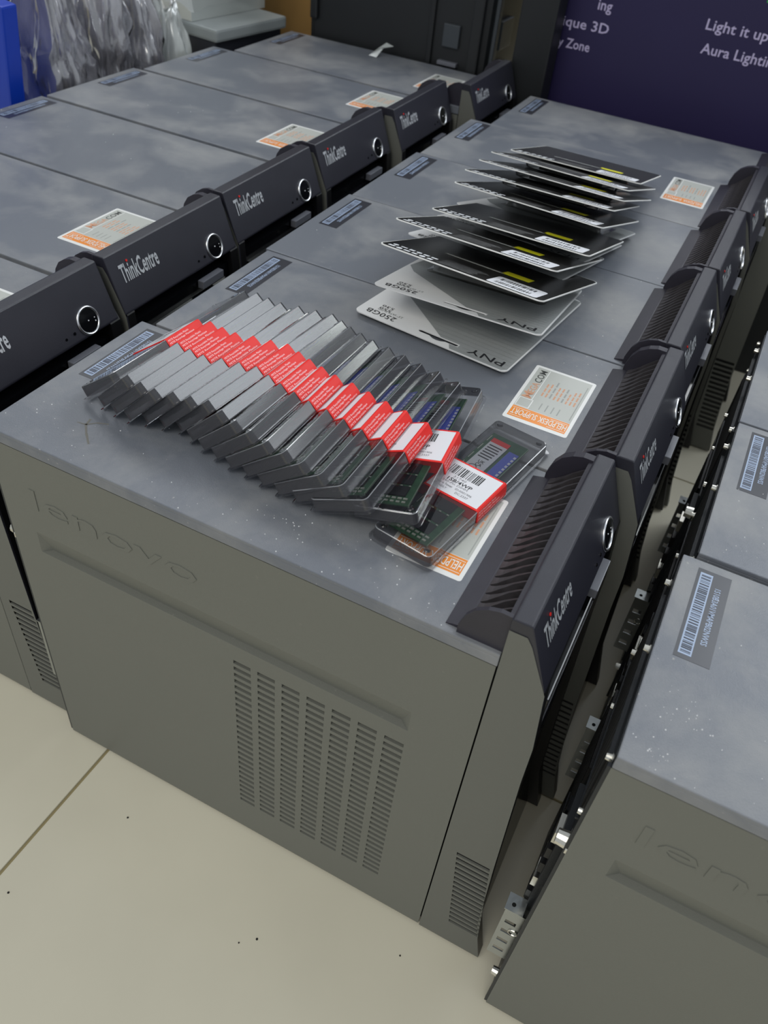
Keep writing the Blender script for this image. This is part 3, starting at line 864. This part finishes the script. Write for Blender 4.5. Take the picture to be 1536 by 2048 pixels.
cw = make_card(True); cb = make_card(False)
CARDS = [ # white?, near-left, near-right, tilt, label
 (1, (.1411, .2895, .3990), (.2933, .2724, .3990), 0.8, 'silver-white drive card at the near end of the pile, hang slot and letters fully visible'),
 (1, (.1569, .2900, .4290), (.3099, .2942, .4290), 10.5, 'silver-white drive card resting on the nearest card, under the first black one'),
 (0, (.1528, .3036, .4600), (.3054, .2904, .4600), 16.0, 'black drive card nearest the camera, yellow sticker olive-toned in shade'),
 (1, (.1399, .3919, .4330), (.2925, .3803, .4330), 12.0, 'silver-white drive card between the first and second black cards'),
 (0, (.1494, .3378, .4690), (.3023, .3292, .4690), 17.0, 'second black drive card from the camera, bright yellow sticker'),
 (1, (.1516, .4310, .4400), (.3046, .4234, .4400), 14.0, 'silver-white drive card between the second and third black cards'),
 (0, (.1618, .3895, .4640), (.3149, .3861, .4640), 15.5, 'third black drive card from the camera, yellow sticker above a white barcode'),
 (1, (.1549, .4733, .4400), (.3074, .4640, .4400), 14.0, 'silver-white drive card with a pale corner jutting right, behind the third black card'),
 (0, (.1576, .4495, .4690), (.3103, .4400, .4690), 16.0, 'drive card whose white barcode label peeks out, first of the steep far group'),
 (0, (.1577, .4739, .4740), (.3106, .4729, .4740), 16.5, 'drive card seen nearly edge on, second of the steep far group'),
 (0, (.1604, .5033, .4760), (.3131, .4978, .4760), 17.0, 'drive card seen nearly edge on, third of the steep far group'),
 (0, (.1537, .5590, .4670), (.3065, .5525, .4670), 16.0, 'drive card seen nearly edge on, last but one of the far group'),
 (0, (.1518, .6356, .4480), (.3047, .6360, .4480), 13.5, 'farthest drive card of the pile, yellow sticker beside the tower sticker'),
]
cards = []
usedw = usedb = False
for (wh, *_r) in CARDS:
    if wh: c = copy_tree(cw) if usedw else cw; usedw = True
    else: c = copy_tree(cb) if usedb else cb; usedb = True
    cards.append(c)
for c, (wh, a, e, al, lab) in zip(cards, CARDS):
    a = Vector(a); e = Vector(e); u = (e - a).normalized(); hv = Vector((-u.y, u.x, 0)).normalized(); al = math.radians(al)
    v = hv * math.cos(al) - Z * math.sin(al); n = u.cross(v); m = Matrix.Identity(4)
    for k in range(3): m[k][0] = u[k]; m[k][1] = v[k]; m[k][2] = n[k]; m[k][3] = a[k]
    c.matrix_world = m
    tag(c, lab, 'drive card', 'retail drive cards spread along the middle row')

# ---------------------------------------------------------------- background: cartons, case, bags
def tbox(name, a, b_, m, label, cat, group=None, bevel=.003, mat_list=None):
    r = empty(name, ((a[0] + b_[0]) / 2, (a[1] + b_[1]) / 2, a[2])); ox, oy, oz = r.location
    b = MB(); b.box((a[0] - ox, a[1] - oy, 0), (b_[0] - ox, b_[1] - oy, b_[2] - oz), m)
    b.build('carton_body' if cat == 'box' else 'body', r, bevel=bevel)
    tag(r, label, cat, group); return r

pb = tbox('purple_carton', (.030, 1.150, .322), (.95, 1.45, .66), 'purple', 'tall dark purple carton with lavender lettering behind the middle row', 'box')
lx, ly = -pb.location.x, -pb.location.y; yy = 1.150 - .0004 + ly
def ptxt(s_, x, z, w_, h_, m='lav'):
    b = MB(); b.text(s_, (x + lx, yy, z - .322), X, Z, w_, h_, m, off=.012); b.build('lettering', pb)
ptxt('Light it up', .2590, .5050, .0900, .0185); ptxt('Aura Lighting', .2620, .4740, .1150, .0185)
ptxt('unique 3D', .0210, .4720, .0980, .0185); ptxt('y Zone', .0440, .4430, .0520, .0180); ptxt('ing', .0940, .5020, .0220, .018)
b = MB(); b.face([(.330 + lx, yy, .556 - .322), (.352 + lx, yy, .556 - .322), (.352 + lx, yy, .580 - .322), (.330 + lx, yy, .580 - .322)], 'green')
b.build('green_print', pb)
tbox('dark_carton', (.050, 1.155, 0), (.93, 1.44, .3215), 'case_black', 'dark low carton carrying the purple one, barely visible in the gap', 'box')

bc = tbox('black_case', (-.385, 1.100, 0), (-.055, 1.30, .64), 'case_black', 'large black plastic case with clasps behind the left row', 'case', bevel=.012)
ox, oy = -bc.location.x, -bc.location.y
b = MB(); yv = 1.100 + oy
b.box((-.160 + ox, yv - .006, .20), (-.150 + ox, yv + .001, .63), 'case_black'); b.build('rib', bc, bevel=.003); b = MB(); b.box((-.085 + ox, yv - .010, .20), (-.066 + ox, yv + .001, .63), 'case_black'); b.build('rib', bc, bevel=.003); b = MB()
b.box((-.380 + ox, yv - .008, .42), (-.366 + ox, yv + .001, .63), 'case_black')
b.build('rib', bc, bevel=.003)
b = MB(); b.box((-.132 + ox, yv - .006, .423), (-.104 + ox, yv + .001, .456), 'case_grey'); b.build('clasp', bc, bevel=.001); b = MB(); b.box((-.136 + ox, yv - .009, .396), (-.102 + ox, yv + .001, .402), 'silverpaint'); b.build('clasp_bar', bc, bevel=.001)
b = MB(); xv = -.055 + ox; b.box((xv - .001, 1.140 + oy, .423), (xv + .006, 1.195 + oy, .465), 'case_grey'); b.build('clasp', bc, bevel=.001); b = MB(); b.box((xv - .001, 1.135 + oy, .392), (xv + .009, 1.200 + oy, .398), 'silverpaint'); b.build('clasp_bar', bc, bevel=.001)
b = MB(); b.box((-.055 + ox, 1.112 + oy, .40), (-.048 + ox, 1.128 + oy, .63), 'case_grey'); b.build('corner_strip', bc, bevel=.002)
cb2 = tbox('dark_carton', (-.010, 1.095, 0), (.049, 1.142, .64), 'case_black', 'dark carton standing in the gap between the black case and purple carton', 'box')
bl = tbox('blue_carton', (-.80, .520, 0.03), (-.543, .545, .520), 'blue', 'bright blue carton at the left edge behind the left row', 'box')
bl.rotation_euler = (0, math.radians(8), 0)
br = tbox('brown_carton', (-.58, 1.22, 0), (-.415, 1.42, .62), 'brown', 'brown cardboard carton beside the black case', 'box')
gp = tbox('grey_post', (-.409, 1.16, 0), (-.389, 1.20, .70), 'panel_grey', 'narrow grey upright at the left side of the black case', 'post')

# flat monitor lying behind the rows and a bubble-wrapped slab on top of it
r = empty('flat_monitor', (-.52, 1.02, 0)); 
b = MB(); b.box((-.16, -.085, .0), (.075, .080, .395), 'panel_dark'); b.build('body', r, bevel=.004)
b = MB(); b.box((-.165, -.090, .3952), (.082, .086, .414), 'panel_grey'); b.build('rim', r, bevel=.004)
r.rotation_euler = (0, 0, math.radians(-8))
tag(r, 'grey slab monitor lying flat behind the two farthest towers of the left row', 'monitor')

def bubble():
    b = MB(); nx, ny = 26, 30
    def P(i, j, top):
        u = i / nx; v = j / ny
        x = -.09 + .18 * u; y = -.09 + .18 * v; p = Vector((x * 9, y * 9, 3.3))
        d = noise.noise(p) * .010 + noise.noise(p * 3) * .005
        e = min(1, 6 * min(u, 1 - u, v, 1 - v) + .15)
        return (x, y, (.15 * e + d * 2) if top else 0)
    for i in range(nx):
        for j in range(ny):
            b.face([P(i, j, 1), P(i+1, j, 1), P(i+1, j+1, 1), P(i, j+1, 1)], 'bag_white')
    for i in range(nx):
        b.face([P(i, 0, 0), P(i+1, 0, 0), P(i+1, 0, 1), P(i, 0, 1)], 'bag_white')
    for j in range(ny):
        b.face([P(nx, j, 0), P(nx, j+1, 0), P(nx, j+1, 1), P(nx, j, 1)], 'bag_white')
    b.box((-.08, -.08, .002), (.08, .08, .12), 'panel_grey')
    r = empty('wrapped_slab', (-.585, 1.035, .4145)); r.rotation_euler = (0, 0, math.radians(-8))
    b.build('bubble_wrap', r); tag(r, 'pale translucent wrapped slab resting on the flat grey monitor', 'package')
bubble()

def bag(cx, cy, rx, ry, h, seed, film, inner, label, name='plastic_bag'):
    r = empty(name, (cx, cy, 0)); b = MB(); n, k = 96, 40
    z0 = .0
    def P(i, j):
        t = 2 * math.pi * i / n; z = z0 + (h - z0) * j / k; f = j / k
        sq = 1.0 / max(abs(math.cos(t)), abs(math.sin(t))) ** .55
        taper = 1.0 - .55 * max(0, (f - .72) / .28) ** 1.6
        q = Vector((math.cos(t) * 1.0 + seed * 7.1, math.sin(t) * 1.0, z * 8.0))
        fold = abs(noise.noise(q * 1.5)) * .46 + abs(noise.noise(q * 3.6 + Vector((3, 0, 0)))) * .30 + abs(noise.noise(q * 7.5)) * .10
        s = min((.60 + fold), 1.0 / sq) * taper
        zz = z + (noise.noise(Vector((math.cos(t) * 2 + seed, math.sin(t) * 2, 1.7))) * .05 * f)
        return (rx * sq * math.cos(t) * s, ry * sq * math.sin(t) * s, zz)
    rows = [[P(i, j) for i in range(n)] for j in range(k + 1)]
    for rw in rows: b.v += rw
    for j in range(k):
        for i in range(n):
            i2 = (i + 1) % n; b.f.append((j*n+i, j*n+i2, (j+1)*n+i2, (j+1)*n+i)); b.m.append(b.mi(film))
    b.f.append(tuple(k*n+i for i in range(n))); b.m.append(b.mi(film))
    b.build('film', r, smooth=True)
    b = MB(); b.box((-rx * .42, -ry * .42, 0), (rx * .42, ry * .42, h * .78), inner); b.build('bagged_part', r, bevel=.004)
    tag(r, label, 'bag', 'plastic-wrapped parts behind the left row'); return r
bag(-.545, .655, .070, .055, .515, 1, 'bag', 'bag_in', 'dark grey plastic bag right beside the blue carton')
bag(-.545, .750, .070, .038, .57, 2, 'bag', 'bag_in', 'tall crumpled clear bag with vertical folds, second from the blue carton')
bag(-.530, .820, .058, .031, .475, 3, 'bag', 'bag_in', 'shorter crumpled grey bag, third from the blue carton')
bag(-.520, .887, .050, .034, .440, 4, 'bag_white', 'bag_in', 'whitish crumpled bag at the right end of the bagged parts')
# dark cabinet far behind, its height added to block reflections on left-row tops
tbox('dark_cabinet', (-2.2, 1.75, 0), (-.25, 2.1, 1.9), 'case_black', 'dark cabinet far behind the bags, made tall to dim the left-row tops', 'cabinet')

# twist of clear tape on the farthest tower of the left row
b = MB()
b.face([(-.2420, 1.052, H + .0006), (-.2270, 1.050, H + .0006), (-.2230, 1.066, H + .012), (-.2330, 1.068, H + .010)], 'bag_white')
b.face([(-.2330, 1.068, H + .010), (-.2230, 1.066, H + .012), (-.2080, 1.074, H + .016), (-.2240, 1.079, H + .018)], 'bag_white')
o = b.build('tape_scrap'); tag(o, 'small twisted scrap of clear tape on the back edge of the left row', 'tape')

# crumbs on the floor
b = MB()
for x, y, r_ in ((.1067, -.045, .0011), (.0620, -.150, .0012), (.262, -.088, .0008), (.274, -.078, .0012), (.39, -.03, .0009)):
    b.cyl((x, y, 0), Z, r_, .001, 'black', 6, r_ * .5)
o = b.build('crumbs'); tag(o, 'tiny dark crumbs scattered on the cream floor tiles', 'crumbs', kind='stuff')
